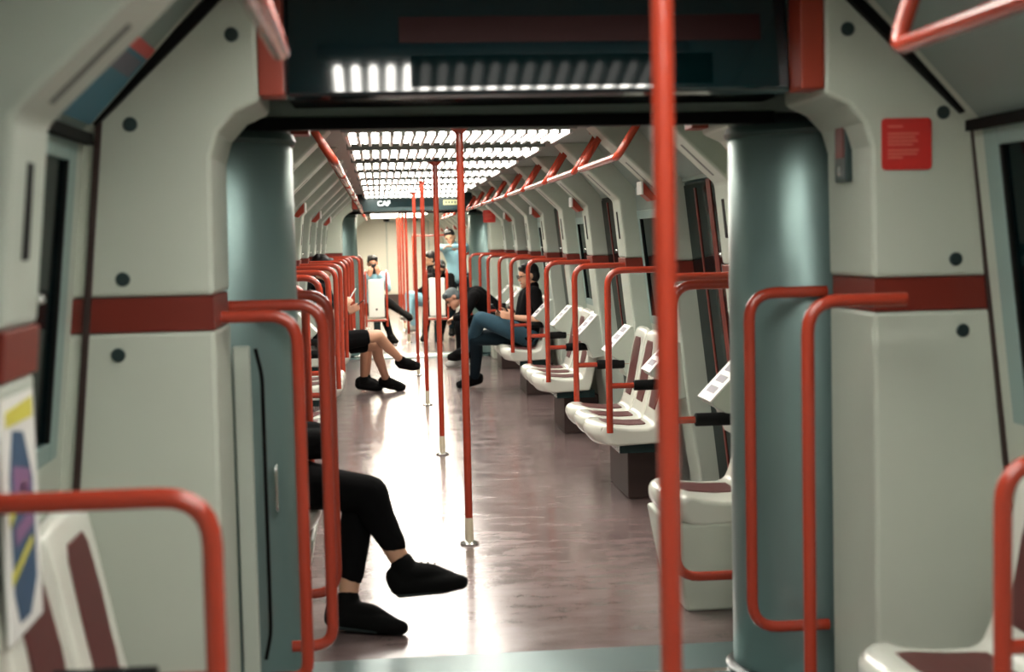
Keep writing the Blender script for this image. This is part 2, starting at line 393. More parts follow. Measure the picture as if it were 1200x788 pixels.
# gangways
def gangway(yc, near, far, word):
    g = struct('trim_%d' % (100 + int(yc)), (0, yc, 0))
    hw = (far - near)/2
    for s in (-1, 1): MB().box((s*1.22, -hw, 0), (s*1.27, hw, 2.2)).build('gangway_side', 'black', g)
    MB().box((-1.2, -hw + .01, 1.945), (1.2, hw - .01, 2.0)).build('gangway_ceiling', 'gloss', g)
    MB().box((-.97, -.19, 1.845), (.97, .19, 1.905)).build('portal_beam', 'beam', g, bevel=.008)
    MB().box((-.80, -.198, 1.812), (.80, -.15, 1.848)).build('beam_rubber', 'black', g)
    MB().box((-.90, -hw + .02, .002), (.90, hw - .02, .014)).build('tread_plate', 'plate', g, bevel=.004)
    MB().box((-.90, -.02, .014), (.90, .02, .02)).build('joint_strip', 'chrome', g, bevel=.002)
    for s in (-1, 1):
        t = thing('gangway_cylinder', 'tall grey-green metal cylinder on the %s side of the %s gangway' % (SIDE[s], word), 'gangway cylinder', (s*.955, yc, 0), 'tall metal cylinders of the gangways')
        MB().lathe([(.245, .016), (.25, .03), (.25, 1.765), (.245, 1.775)], seg=56).build('drum', 'steel', t, smooth=True)
        MB().lathe([(.256, 1.775), (.262, 1.79), (.255, 1.81), (.20, 1.842)], seg=48).build('drum_cap', 'cap', t, smooth=True)
        MB().lathe([(.275, .014), (.275, .03), (.252, .045)], seg=48).build('drum_foot', 'darksteel', t, smooth=True)
        MB().box((s*-.04, .0, .0), (s*-.036, .0, .0)) .b.free()
    return g
gangway((NF + MF0)/2, 4.22, 4.93, 'near'); gangway((MF1 + FF0)/2, 17.74, 18.46, 'far')
# details on the returns beside the near gangway
t = thing('folding_door_edge', 'white door edge with long dark rounded slot, left of the near gangway', 'door edge', (-.86, 4.235, 0))
MB().box((-.02, 0, .15), (.03, .035, 1.17)).build('edge_panel', 'rib', t, bevel=.006)
MB().tube(fillet([(.045, .03, .22), (.062, .03, .30), (.062, .03, 1.08), (.045, .03, 1.16)], .03), .006).build('slot_seal', 'black', t, smooth=True)
t = thing('pull_handle', 'small chrome pull handle on the left gangway cylinder', 'handle', (-.775, 4.387, .72))
MB().tube(fillet([(0, .025, -.07), (0, -.025, -.07), (0, -.025, .07), (0, .025, .07)], .02), .006).build('handle_bar', 'chrome', t, smooth=True)
t = thing('control_panel', 'narrow dark control strip on the return beside the right near cylinder', 'control panel', (.908, 4.04, 1.70))
MB().box((-.012, -.05, -.09), (.014, .05, .09)).build('panel_case', 'screw', t, bevel=.005)
MB().box((-.015, -.034, -.02), (-.010, .034, .075)).build('panel_label', 'redband', t)
MB().box((-.016, -.012, -.07), (-.010, .012, -.045)).build('panel_button', 'chrome', t)
# red notices
def notice(x, y, z, w, h, label):
    t = thing('red_notice', label, 'notice', (x, y, z), 'square red notices beside the gangways')
    n = 10; r = .012; pts = []
    for cx, cz, a0 in ((w/2-r, h/2-r, 0), (-w/2+r, h/2-r, 90), (-w/2+r, -h/2+r, 180), (w/2-r, -h/2+r, 270)):
        for k in range(5): a = math.radians(a0 + k*22.5); pts.append((cx + r*math.cos(a), cz + r*math.sin(a)))
    MB().prism(pts, -.003, 0).build('notice_board', 'sign', t)
    mb = MB()
    for k, (wl, zz) in enumerate(((.30, .34), (.62, .20), (.55, .13), (.60, .06), (.5, -.01), (.62, -.12), (.58, -.19), (.3, -.26))):
        mb.box((-w*.38, -.0045, zz*h - .003), (-w*.38 + wl*w, -.0028, zz*h + .003))
    mb.build('notice_text', 'signtext', t)
notice(1.015, NF, 1.705, .142, .142, 'square red notice on white panel right of the near gangway')
notice(.915, MF1, 1.745, .15, .15, 'small square red notice right of the far gangway')
# cove stickers near car
def cove_sticker(s, y0, y1, u0, u1, m, nm, label, base=None):
    t = thing(nm, label, 'sticker', (0, (y0+y1)/2, 0)); h = (y1-y0)/2
    a = Vector((wx(1.76), 1.76)); b = Vector((.76, 2.24)); n = Vector((-.72, -.69))
    def on(u, o): p = a + (b-a)*u + n*o; return (s*p.x, p.y)
    MB().prism([on(u0, .001), on(u1, .001), on(u1, .006), on(u0, .006)], -h, h).build('sticker_sheet', m, t)
    return t, on, h
t, on, h = cove_sticker(-1, 3.25, 3.76, .06, .40, 'teal', 'route_sticker', 'blue sticker with a red end on the left cove')
MB().prism([on(.40, .001), on(.45, .001), on(.45, .006), on(.40, .006)], -h, h).build('red_end', 'sign', t)
MB().prism([on(.30, .006), on(.38, .006), on(.38, .008), on(.30, .008)], -h+.04, h-.04).build('grey_block', 'grey', t)
t, on, h = cove_sticker(1, 2.93, 3.07, .38, .56, 'sign', 'red_sticker', 'small red sticker on the right cove under the grab rail')
MB().prism([on(.30, .001), on(.38, .001), on(.38, .006), on(.30, .006)], -h, h).build('dark_edge', 'grey', t)
t = struct('trim_200', (0, 0, 0))
for s in (-1, 1):
    MB().prism([(s*1.185, 1.80), (s*1.165, 1.785), (s*.74, 2.20), (s*.76, 2.22)], NF - .03, NF - .001).build('cove_seal', 'black', t)
    MB().box((s*1.17, 2.46, 1.735), (s*1.19, NF-.03, 1.765)).build('cove_edge_seal', 'black', t)
# dark glossy display boxes over the gangways
t = thing('display_fascia', 'wide dark glossy fascia above the near gangway with an unlit maroon screen', 'display')
t.location = (.02, NF + .10, 1.86)
MB().prism([(-.0, .01), (.03, 0), (.28, 0), (.28, .375), (.05, .375)], -.70, .70, 'x').build('fascia_box', 'gloss', t, bevel=.008)
def fpt(z, off): u = (z-.01)/.365; return (.05*u - off, z)
MB().prism([fpt(.15, .003), fpt(.222, .003), fpt(.222, -.004), fpt(.15, -.004)], -.39, .62, 'x').build('unlit_screen', 'led', t)
MB().prism([fpt(.03, .002), fpt(.115, .002), fpt(.115, -.004), fpt(.03, -.004)], -.36, .48, 'x').build('lower_glass', 'glass', t)
t = thing('display_fascia', 'dark teal fascia above the far gangway with small lit white letters', 'display', (.02, MF1 + .02, 1.83))
MB().box((-.69, 0, 0), (.69, .25, .215)).build('fascia_box', 'darksteel', t, bevel=.008)
MB().box((-.45, -.004, .05), (.28, 0, .15)).build('screen', 'glass', t)
cu = bpy.data.curves.new('txt', 'FONT'); cu.body = 'CAF'; cu.size = .085; cu.extrude = .002; cu.align_x = 'CENTER'; cu.align_y = 'CENTER'
cu.offset = .002
to = bpy.data.objects.new('txt', cu); C.objects.link(to); bpy.context.view_layer.update()
me = bpy.data.meshes.new_from_object(to.evaluated_get(bpy.context.evaluated_depsgraph_get())); bpy.data.objects.remove(to)
me.materials.clear(); me.materials.append(M['lit']); lt = bpy.data.objects.new('white_letters', me); C.objects.link(lt); lt.parent = t
lt.rotation_euler.x = math.pi/2; lt.location = (-.38, -.006, .095)
o = MB().box((.34, -.006, .065), (.56, 0, .125)).build('pale_plate', 'lity', t)
mb = MB()
for k in range(5): mb.box((.365 + k*.036, -.008, .08), (.385 + k*.036, -.006, .11))
mb.build('plate_marks', 'screw', o)
# ------------------------------------------------------------------ ceiling lamps
def lamp(y, z, lens, label, hw=.55, L=.80):
    t = thing('ceiling_lamp', label, 'ceiling light', (-.03, y, z), 'slotted ceiling lights')
    MB().box((-hw-.03, -L/2-.02, 0), (hw+.03, L/2+.02, .045)).build('lamp_tray', 'ceil', t, bevel=.006)
    n = 20; p = 2*hw/n; mb = MB()
    for i in range(n):
        x = -hw + p*(i+.5); r = p*.25; pts = []
        for k in range(9): a = math.pi*k/8; pts.append((x + r*math.cos(a), L/2 - .06 + r*3.0*math.sin(a) - r))
        for k in range(9): a = math.pi + math.pi*k/8; pts.append((x + r*math.cos(a), -L/2 + .06 + r*3.0*math.sin(a) + r))
        mb.prism(pts, -.004, .002, 'z')
    mb.build('slot_lens', lens, t)
    mb = MB()
    for i in range(n+1):
        x = -hw + p*i; mb.box((x-.008, -L/2+.01, -.018), (x+.008, L/2-.01, 0))
    mb.build('louvre_blades', 'white', t)
    return t
def lamp_row(ys, z, lens, word):
    first = None
    for i, y in enumerate(ys):
        lb = 'slotted white ceiling light, %s from the front in the %s car' % (ORD[i], word)
        if first is None: first = lamp(y, z, lens, lb)
        else: dup(first, loc=(-.03, y, z), label=lb)
lamp_row(PIL, 2.0, 'lens', 'middle')
lamp_row([FP[k] for k in range(10)], 2.0, 'lensf', 'farthest')
lamp_row([3.05, 1.68, .3, -1.06], 2.17, 'lensn', 'nearest')
# ------------------------------------------------------------------ centre poles
def pole(x, y, label, zt=2.0):
    t = thing('floor_pole', label, 'pole', (x, y, 0), 'red poles down the middle of the aisle')
    MB().tube([(0, 0, .12), (0, 0, zt-.02)], .0185, 20).build('pole_tube', 'red', t, smooth=True)
    MB().lathe([(.0205, .015), (.0205, .125), (.019, .13)], seg=20).build('sleeve', 'brass', t, smooth=True)
    MB().lathe([(.046, .001), (.046, .008), (.03, .016), (.022, .02)], seg=28).build('base_flange', 'chrome', t, smooth=True)
    MB().lathe([(.02, zt-.03), (.03, zt-.02), (.045, zt-.004), (.045, zt-.001)], seg=28).build('top_flange', 'red', t, smooth=True)
    return t
pole(.025, 2.3, 'thick blurred red pole close to the camera', 2.17)
p0 = pole(-.045, 6.78, 'red pole in the middle car nearest to the camera, standing on the pink floor')
for i, y in enumerate((9.68, 12.65, 15.49)):
    dup(p0, loc=(-.045, y, 0), label='red pole in the middle car, %s behind the nearest one' % ORD[i])
for i, y in enumerate((20.49, 23.3, 26.2, 29.1)):
    dup(p0, loc=(-.04, y, 0), label='thin red pole beyond the far gangway, %s of the distant row' % ORD[i])
# ------------------------------------------------------------------ ceiling grab rails
def grab(s, y0, y1, zt, zl, label):
    t = thing('ceiling_grab_rail', label, 'grab rail', (s*.62, (y0+y1)/2, zl), 'red grab rails below the ceiling'); h = (y1-y0)/2; d = zt-zl
    MB().tube(fillet([(s*.115, -h-.02, d), (s*.115, -h, d-.03), (0, -h, 0), (0, h, 0), (s*.115, h, d-.03), (s*.115, h+.02, d)], .05), TR).build('rail_tube', 'red', t, smooth=True)
    for q in (-1, 1): MB().box((s*.085, q*h-.03, d-.012), (s*.145, q*h+.03, d+.01)).build('rail_foot', 'redband', t, bevel=.004)
    return t
for s in (-1, 1):
    for i in range(8):
        y = PIL[i] + .06
        grab(s, (6.93 if i == 0 else y + .08) if False else y + .16, y + 1.33, 2.03, 1.82, 'red ceiling grab rail on the %s, %s beyond the near gangway' % (SIDE[s], ORD[i]))
    grab(s, 1.35, 2.85, 2.21, 1.84, 'blurred red ceiling grab rail at the top %s of the nearest car' % SIDE[s])
    for i in range(3):
        grab(s, FP[i] + .2, FP[i] + 1.36, 2.03, 1.82, 'distant red ceiling grab rail on the %s, %s beyond the far gangway' % (SIDE[s], ORD[i]))
# ------------------------------------------------------------------ benches, consoles, loops
BW = {1: .67, -1: .735}
for s in (-1, 1):
    for i in range(4):
        a, b = PIL[1 + 2*i], PIL[2 + 2*i]
        bench(s, BW[s], (a+b)/2 + .02, 3, 'white three-place bench with maroon pads on the %s, %s beyond the near gangway' % (SIDE[s], ORD[i]))
    bench(s, BW[s] - .03, 5.62, 1, 'single white seat on a white box right after the near gangway, %s side' % SIDE[s], wd=.50, box=True)
    for i, y in enumerate(PIL):
        console(s, y, 'sloping white console with grey recesses on the %s wall rib, %s beyond the near gangway' % (SIDE[s], ORD[i]))
        yy = y + (-.0 if i % 2 else -.1)
        loop_handle(s, yy, 'red tube loop in the %s row of the middle car, %s from the near gangway' % (SIDE[s], ORD[i]))
# bulkhead loops around the cylinders
loop_handle(1, 4.28, 'tall red tube loop in front of the right near cylinder', x=.686, z1=1.285, z0=.24, arm=False, xw=.93, xb=.93, name='tall_loop', group='tall red loops at the gangways')
loop_handle(1, 3.68, 'tall red tube loop on the panel edge right of the near gangway', x=.686, z1=1.285, z0=.17, arm=False, xw=.955, xb=1.0, name='tall_loop', group='tall red loops at the gangways')
loop_handle(-1, 4.00, 'tall red tube loop in front of the left near cylinder', x=.675, z1=1.27, z0=.24, arm=False, xw=.93, xb=.78, name='tall_loop', group='tall red loops at the gangways')
loop_handle(-1, 4.32, 'tall red tube loop right beside the left near cylinder, nearer the aisle', x=.615, z1=1.285, z0=.24, arm=False, xw=.93, xb=.74, name='tall_loop', group='tall red loops at the gangways')
for s in (-1, 1):
    loop_handle(s, 5.13, 'tall red tube loop behind the %s near cylinder' % SIDE[s], x=.625, z1=1.285, z0=.20, arm=False, xw=.93, xb=.93, name='tall_loop', group='tall red loops at the gangways')
    loop_handle(s, 17.55, 'tall red tube loop in front of the %s far cylinder' % SIDE[s], x=.68, z1=1.285, z0=.24, arm=False, xw=.93, xb=.93, name='tall_loop', group='tall red loops at the gangways')
    loop_handle(s, 18.70, 'tall red tube loop behind the %s far cylinder' % SIDE[s], x=.66, z1=1.285, z0=.24, arm=False, xw=.93, xb=.93, name='tall_loop', group='tall red loops at the gangways')
# near car benches and low loops
for s in (-1, 1):
    bench(s, .68 if s > 0 else .66, 2.97 if s > 0 else 2.84, 2, 'blurred white bench with maroon pads at the lower %s of the nearest car' % SIDE[s], wd=.40)
    y = 2.40 if s < 0 else 2.60
    t = thing('armrest_loop', 'low red armrest loop beside the blurred bench at the lower %s' % SIDE[s], 'handrail', (s*.735, y, 0), 'low red armrest loops')
    MB().tube(fillet([(s*.37, 0, 1.05 if s < 0 else 1.02), (0, 0, 1.05 if s < 0 else 1.02), (0, 0, .46)], .085), TR).build('loop_tube', 'red', t, smooth=True)
    MB().tube([(0, 0, .735 if s < 0 else .66), (s*.37, 0, .735 if s < 0 else .66)], TR*.85).build('armrest_tube', 'red', t, smooth=True)
    MB().tube([(s*.10, 0, .735 if s < 0 else .66), (s*.27, 0, .735 if s < 0 else .66)], .029).build('foam_grip', 'black', t, smooth=True)
# route map on the near left pillar
t = thing('route_map', 'blurred white route map poster on the pillar at the far left', 'poster', (-1.085, 2.54, .98), rotz=0)
MB().box((0, -.115, -.18), (.008, .115, .24)).build('poster_sheet', 'white', t, bevel=.003)
def face(mb, pts): mb.prism(pts, .0082, .0105, 'x')
for q in ([(-.09, .19), (.09, .19), (.09, .225), (-.09, .215)], [(-.09, .04), (.02, .09), (.02, .075), (-.09, .02)], [(-.09, -.06), (.05, -.02), (.05, -.035), (-.09, -.08)]):
    mb = MB(); face(mb, q); mb.build('yellow_bar', 'yellow', t)
mb = MB(); face(mb, [(-.05, .18), (.02, .17), (.075, .08), (.075, -.10), (.02, -.155), (-.05, -.155), (-.08, -.1), (-.08, .1)])
for v in mb.b.verts: v.co.x -= .0008
mb.build('blue_field', 'blue', t)
for q in ([(-.06, .12), (.05, .10), (.05, .06), (-.06, .07)], [(-.06, .01), (.06, .03), (.06, -.0), (-.06, -.02)]):
    mb = MB(); face(mb, q); mb.build('purple_block', 'purple', t)
# far car: transverse seat backs with red frames
def seatback(x, y, label, sx=1):
    t = thing('transverse_seat', label, 'seat', (x, y, 0), 'seat backs seen beyond the far gangway')
    MB().box((-.115, -.02, .38), (.115, .02, .93)).build('back_panel', 'white', t, bevel=.018, seg=3)
    MB().tube([(0, -.024, .50), (0, -.018, .50)], .016).build('lock_button', 'chrome', t, smooth=True)
    MB().box((-.13, 0, .32), (.13, .42, .37)).build('seat_pan', 'seat', t, bevel=.012)
    MB().box((-.05, .1, 0), (.05, .3, .32)).build('pedestal', 'darksteel', t, bevel=.01)
    for q in (-1, 1): MB().tube(fillet([(q*.15, .0, .25), (q*.15, 0, 1.03), (q*.15, .20, 1.05), (q*.15, .25, .40)], .05), .015).build('side_loop', 'red', t, smooth=True)
    MB().tube([(-.15, 0, .34), (.15, 0, .34)], .015).build('cross_tube', 'red', t, smooth=True)
seatback(-.49, 20.4, 'white seat back with a red frame left of the aisle beyond the far gangway')
seatback(.38, 20.4, 'white seat back right of the aisle beyond the far gangway')
t = thing('red_frame_rail', 'thin red horizontal rail right of the aisle beyond the far gangway', 'handrail', (.30, 24.2, 0))
MB().tube([(-.16, 0, 1.55), (.5, 0, 1.55)], .012).build('cross_rail', 'red', t, smooth=True)
MB().tube([(.5, 0, 1.55), (.5, 0, .0)], .018).build('upright', 'red', t, smooth=True)
MB().tube([(-.16, 0, 1.55), (-.16, 0, .0)], .012).build('upright', 'red', t, smooth=True)
# ------------------------------------------------------------------ people
def fuse(mb, name, m, parent, vox=.009, smooth=4):
    o = mb.build(name, m, parent)
    r = o.modifiers.new('fuse', 'REMESH'); r.mode = 'VOXEL'; r.voxel_size = vox; r.use_smooth_shade = True
    s = o.modifiers.new('soft', 'SMOOTH'); s.iterations = smooth; s.factor = .5
    return o
def hand(mb, w, d, n, curl=.5, side=1, k=1.0):
    """w wrist, d direction of the fingers, n palm normal, side = where the thumb leaves"""
    d = d.normalized(); n = (n - d*n.dot(d)).normalized(); x = d.cross(n)*side
    pc = w + d*.045*k
    for q in (-.026, -.009, .009, .026): mb.cap(w + d*.02*k + x*q*.8*k, w + d*.085*k + x*q*k, .014*k, .0115*k, 8)
    for q, L in ((-.029, .060), (-.010, .072), (.010, .078), (.029, .070)):
        a = w + d*.088*k + x*q*k
        e1 = (d*math.cos(curl) + n*math.sin(curl)); e2 = (d*math.cos(curl*2.2) + n*math.sin(curl*2.2))
        b = a + e1*L*.5*k; mb.cap(a, b, .0095*k, .0085*k, 8); mb.cap(b, b + e2*L*.48*k, .0085*k, .007*k, 8)
    a = w + d*.03*k + x*.026*k; b = a + (d*.6 + x*.75 + n*.25).normalized()*.04*k
    mb.cap(a, b, .013*k, .0105*k, 8); mb.cap(b, b + (d*.9 + x*.2 + n*.4).normalized()*.032*k, .0105*k, .008*k, 8)
def person(label, J, shirt='cblack', sleeves=1.0, legs='cblack', leglen=(1.0, 1.0), skin='skin', hair='hairb', longhair=False, shoes='shoe', boots=0, glasses=False, leg_shade=None, group=None):
    """J: world joints. head, face (direction), neck, chest, pelvis, sh/el/wr/hip/kn/an/toe pairs [left, right]"""
    V = {k: ([Vector(q) for q in v] if isinstance(v, list) else Vector(v)) for k, v in J.items()}
    o0 = Vector((V['pelvis'].x, V['pelvis'].y, 0))
    t = thing('person', label, 'person', o0, group)
    L = lambda v: v - o0
    b = MB()
    pv, ch, nk, hd = (L(V[k]) for k in ('pelvis', 'chest', 'neck', 'head'))
    F = V['face'].normalized(); U = (hd - nk); U = (U - F*U.dot(F)).normalized(); Rr = F.cross(U)
    sh = [L(v) for v in V['sh']]; el = [L(v) for v in V['el']]; wr = [L(v) for v in V['wr']]
    hp = [L(v) for v in V['hip']]; kn = [L(v) for v in V['kn']]; an = [L(v) for v in V['an']]; to = [L(v) for v in V['toe']]
    mid = (pv + ch)/2
    # torso
    def torso(mb, g=0.0):
        mb.cap(hp[0], hp[1], .098+g, .098+g); mb.cap(pv, mid, .118+g, .108+g)
        for s_ in (0, 1):
            mb.cap(hp[s_]*.75 + pv*.25, mid*.8 + sh[s_]*.2, .085+g, .095+g)
            mb.cap(mid*.75 + sh[s_]*.25, sh[s_]*.62 + ch*.38, .09+g, .082+g); mb.cap(ch, sh[s_], .075+g, .056+g)
        mb.cap(mid, ch, .108+g, .10+g); mb.cap(ch, nk, .085+g, .054+g)
    torso(b)
    b.cap(nk, hd - U*.05 - F*.015, .052, .05)
    # head
    rot = Matrix((Rr, F, U)).transposed()
    b.ball(hd - F*.008 + U*.02, (.073, .092, .088), 3, rot); b.ball(hd + F*.025 - U*.05, (.055, .060, .062), 3, rot)
    b.cap(hd + F*.082 + U*.008, hd + F*.098 - U*.022, .010, .014, 8)                    # nose
    b.ball(hd + F*.075 - U*.088, .022); b.cap(hd + F*.078 + Rr*.022 - U*.058, hd + F*.078 - Rr*.022 - U*.058, .010)
    for q in (-1, 1):
        b.ball(hd + Rr*q*.074 - F*.01 - U*.01, (.012, .020, .032), 2, rot)
        b.cap(hd + F*.074 + Rr*q*.015 + U*.03, hd + F*.066 + Rr*q*.045 + U*.03, .010)
    for i in (0, 1):
        b.cap(sh[i], el[i], .048, .038); b.cap(el[i], el[i]*.6 + wr[i]*.4, .039, .036); b.cap(el[i]*.6 + wr[i]*.4, wr[i], .036, .024)
        hd_ = V['hd'][i] if 'hd' in V else (wr[i]-el[i]); nn = V['hn'][i] if 'hn' in V else Vector((0, 0, -1))
        hand(b, wr[i], hd_, nn, J.get('curl', .5), 1 if i else -1)
        b.cap(hp[i], kn[i], .088, .057); m_ = kn[i]*.68 + an[i]*.32
        bk = (kn[i]-an[i]).normalized(); fo = (to[i]-an[i]); fo = (fo - bk*fo.dot(bk)).normalized()
        b.cap(kn[i], m_ - fo*.012, .055, .053); b.cap(m_ - fo*.012, an[i], .053, .034)
        b.cap(an[i], an[i].lerp(to[i], .75), .034, .018); b.ball(an[i] - fo*.03 - bk*.030, .028)
    body = fuse(b, 'body', skin, t, .0085, 3)
    for q in (-1, 1):
        MB().ball(hd + F*.078 + Rr*q*.030 + U*.010, (.013, .010, .008), 2, rot).build('eye', 'hairb', body, smooth=True)
    MB().cap(hd + F*.088 + Rr*.02 - U*.055, hd + F*.088 - Rr*.02 - U*.055, .005).build('lips', 'cmag', body, smooth=True)
    h = MB(); h.ball(hd - F*.020 + U*.040, (.082, .096, .083), 3, rot)
    h.ball(hd - F*.045 - U*.01, (.076, .066, .075), 3, rot)
    for q in range(9): a = q*.7; h.ball(hd - F*.01 + U*.085 + Rr*.05*math.sin(a*1.7) + F*.06*math.cos(a*2.3), .030)
    if longhair:
        for q in (-1, 0, 1): h.cap(hd - F*.05 + Rr*q*.05, nk - F*.06 + Rr*q*.06 - U*.10, .045, .035)
    fuse(h, 'hair', hair, t, .009, 2)
    if glasses:
        g = MB()
        for q in (-1, 1):
            c = hd + F*.100 + Rr*q*.032 + U*.010
            g.tube([c + (Rr*math.cos(a) *.024 + U*math.sin(a)*.019) for a in [k*math.pi/8 for k in range(17)]], .0028, 6)
            g.tube([c + Rr*q*.024, hd + Rr*q*.080 - F*.01 + U*.005], .0025, 6)
        g.tube([hd + F*.100 + Rr*.009 + U*.01, hd + F*.100 - Rr*.009 + U*.01], .0025, 6)
        g.build('glasses', 'hairb', t, smooth=True)
    # shirt
    c = MB(); torso(c, .014)
    for i in (0, 1):
        c.cap(sh[i], sh[i].lerp(el[i], min(1, sleeves*2)), .064, .052)
        if sleeves > .5: c.cap(el[i], el[i].lerp(wr[i], min(.92, sleeves*2-1)), .052, .037)
    fuse(c, 'shirt', shirt, t, .011, 4)
    for i in (0, 1):
        lm = legs if not (leg_shade and i) else leg_shade
        f = leglen[i]; c = MB(); c.cap(hp[i]*.9 + pv*.1, hp[i], .112, .112)
        kf = kn[i]; c.cap(hp[i], hp[i].lerp(kf, min(1, f*2)), .106, .106 - .036*min(1, f*2))
        if f > .5:
            e_ = kn[i].lerp(an[i], min(.97, (f-.5)*2)); bk = (kn[i]-an[i]).normalized(); fo = (to[i]-an[i]); fo = (fo - bk*fo.dot(bk)).normalized()
            m_ = kn[i].lerp(e_, .4) - fo*.01; c.cap(kn[i], m_, .070, .064); c.cap(m_, e_, .064, .048)
        fuse(c, 'trouser_leg' if f > .5 else 'shorts_leg', lm, t, .011, 4)
        bk = (kn[i]-an[i]).normalized(); fo = (to[i]-an[i]); fo = (fo - bk*fo.dot(bk)).normalized(); sd = fo.cross(bk)
        s_ = MB(); heel = an[i] - fo*.045 - bk*.045; tt = to[i]
        s_.cap(heel, heel + bk*.04, .040, .040); s_.cap(an[i] - bk*.03, an[i] + bk*(.03 + boots), .046, .046 + boots*.04)
        for q in (-1, 1):
            s_.cap(heel + sd*q*.008, tt*.72 + heel*.28 + sd*q*.018, .038, .038); s_.cap(tt*.72 + heel*.28 + sd*q*.018, tt + sd*q*.012, .038, .027)
        s_.cap(an[i] - bk*.012, tt*.45 + an[i]*.55 + bk*.004, .045, .043); s_.cap(tt*.45 + an[i]*.55 + bk*.004, tt*.88 + an[i]*.12 - bk*.004, .043, .031)
        so = fuse(s_, 'shoe', shoes, t, .007, 3)
        s2 = MB(); low = (heel - bk*.036).lerp(heel - bk*.036, 0)
        dz = -bk*.020
        fwd = (tt - heel).normalized(); dn_ = (-bk - fwd*(-bk).dot(fwd)).normalized()
        s2.cap(heel + dn_*.026, tt + dn_*.014, .020, .016)
        for q in (-1, 1): s2.cap(heel + dn_*.028 + sd*q*.016, tt*.7 + heel*.3 + dn_*.022 + sd*q*.028, .016, .016)
        fuse(s2, 'sole', 'sole' if shoes == 'shoe' else 'white', so, .007, 2)
        la = MB()
        for q in range(4):
            p = (an[i] + fo*(.045 + q*.022) - bk*(.0 + q*.012)) + bk*.012
            la.tube([p + sd*.020, p + bk*.004, p - sd*.020], .0028, 6)
        la.build('laces', shoes, so, smooth=True)
    return t
def phone(c, d, u, label, lit=True):
    """c centre, d long direction, u facing direction"""
    d = Vector(d).normalized(); u = Vector(u); u = (u - d*u.dot(d)).normalized(); x = d.cross(u)
    t = thing('phone', label, 'phone', c); m = Matrix((x, d, u)).transposed()
    def bx(a, b, nm, mt, bev=0):
        mb = MB().box(a, b)
        for v in mb.b.verts: v.co = m @ v.co
        mb.build(nm, mt, t, bevel=bev)
    bx((-.036, -.073, -.005), (.036, .073, .004), 'phone_case', 'white' if lit == 2 else 'phone', .003)
    bx((-.032, -.067, .004), (.032, .067, .005), 'phone_display', 'screen' if lit else 'phone')
# near left passenger: black cropped trousers, legs crossed
person('person in black beside the near gangway, legs crossed, bare ankles and black high-top shoes', dict(
    pelvis=(-.95, 5.62, .575), chest=(-.99, 5.64, .98), neck=(-.97, 5.64, 1.12), head=(-.93, 5.64, 1.25), face=(1, -.1, -.25),
    sh=[(-.96, 5.82, 1.04), (-.96, 5.47, 1.04)], el=[(-.92, 5.88, .78), (-.90, 5.44, .80)], wr=[(-.84, 5.78, .71), (-.80, 5.60, .71)],
    hip=[(-.92, 5.71, .55), (-.92, 5.54, .55)], kn=[(-.53, 5.47, .49), (-.50, 5.38, .515)],
    an=[(-.60, 5.34, .09), (-.375, 5.33, .225)], toe=[(-.40, 5.24, .03), (-.165, 5.31, .175)]),
    leglen=(.86, .84), shirt='cblack', sleeves=1, legs='cblack', hair='hairb')
# woman in shorts
person('person in black shorts on the left bench, bare legs crossed, black trainers', dict(
    pelvis=(-.95, 13.35, .575), chest=(-.985, 13.35, .98), neck=(-1.02, 13.35, 1.11), head=(-.97, 13.33, 1.24), face=(1, -.1, -.45),
    sh=[(-1.0, 13.52, 1.03), (-1.0, 13.18, 1.03)], el=[(-.96, 13.56, .76), (-.93, 13.14, .78)], wr=[(-.80, 13.42, .85), (-.79, 13.26, .86)],
    hip=[(-.93, 13.44, .52), (-.93, 13.26, .54)], kn=[(-.49, 13.50, .49), (-.47, 13.34, .59)],
    an=[(-.40, 13.9, .11), (-.245, 13.62, .32)], toe=[(-.235, 13.92, .035), (-.095, 13.64, .265)],
    hd=[(.6, -.3, .7), (.6, .3, .7)], hn=[(.3, -1, 0), (.3, 1, 0)]), leglen=(.36, .36), sleeves=.3, longhair=True)
phone((-.70, 13.34, .975), (.5, 0, .8), (-.8, 0, .5), 'small bright phone held up by the person in black shorts', 2)
person('second person on the left bench, in black, half hidden behind the bare-legged one', dict(
    pelvis=(-.99, 13.88, .55), chest=(-1.04, 13.88, .96), neck=(-1.03, 13.88, 1.10), head=(-.99, 13.86, 1.22), face=(1, 0, -.5),
    sh=[(-1.0, 14.05, 1.02), (-1.0, 13.71, 1.02)], el=[(-.96, 14.08, .74), (-.95, 13.68, .74)], wr=[(-.77, 13.94, .79), (-.76, 13.82, .79)],
    hip=[(-.94, 13.98, .53), (-.94, 13.79, .53)], kn=[(-.56, 14.04, .49), (-.57, 13.83, .49)],
    an=[(-.60, 14.05, .11), (-.62, 13.92, .11)], toe=[(-.45, 14.07, .035), (-.46, 13.93, .035)],
    hd=[(.8, -.1, .4), (.8, .1, .4)], hn=[(.2, -1, .1), (.2, 1, .1)]), leglen=(.40, .40), sleeves=1, skin='skin2')
phone((-.66, 13.88, .86), (.7, 0, .5), (-.5, 0, .8), 'dark phone in the hands of the half hidden person on the left bench', 0)
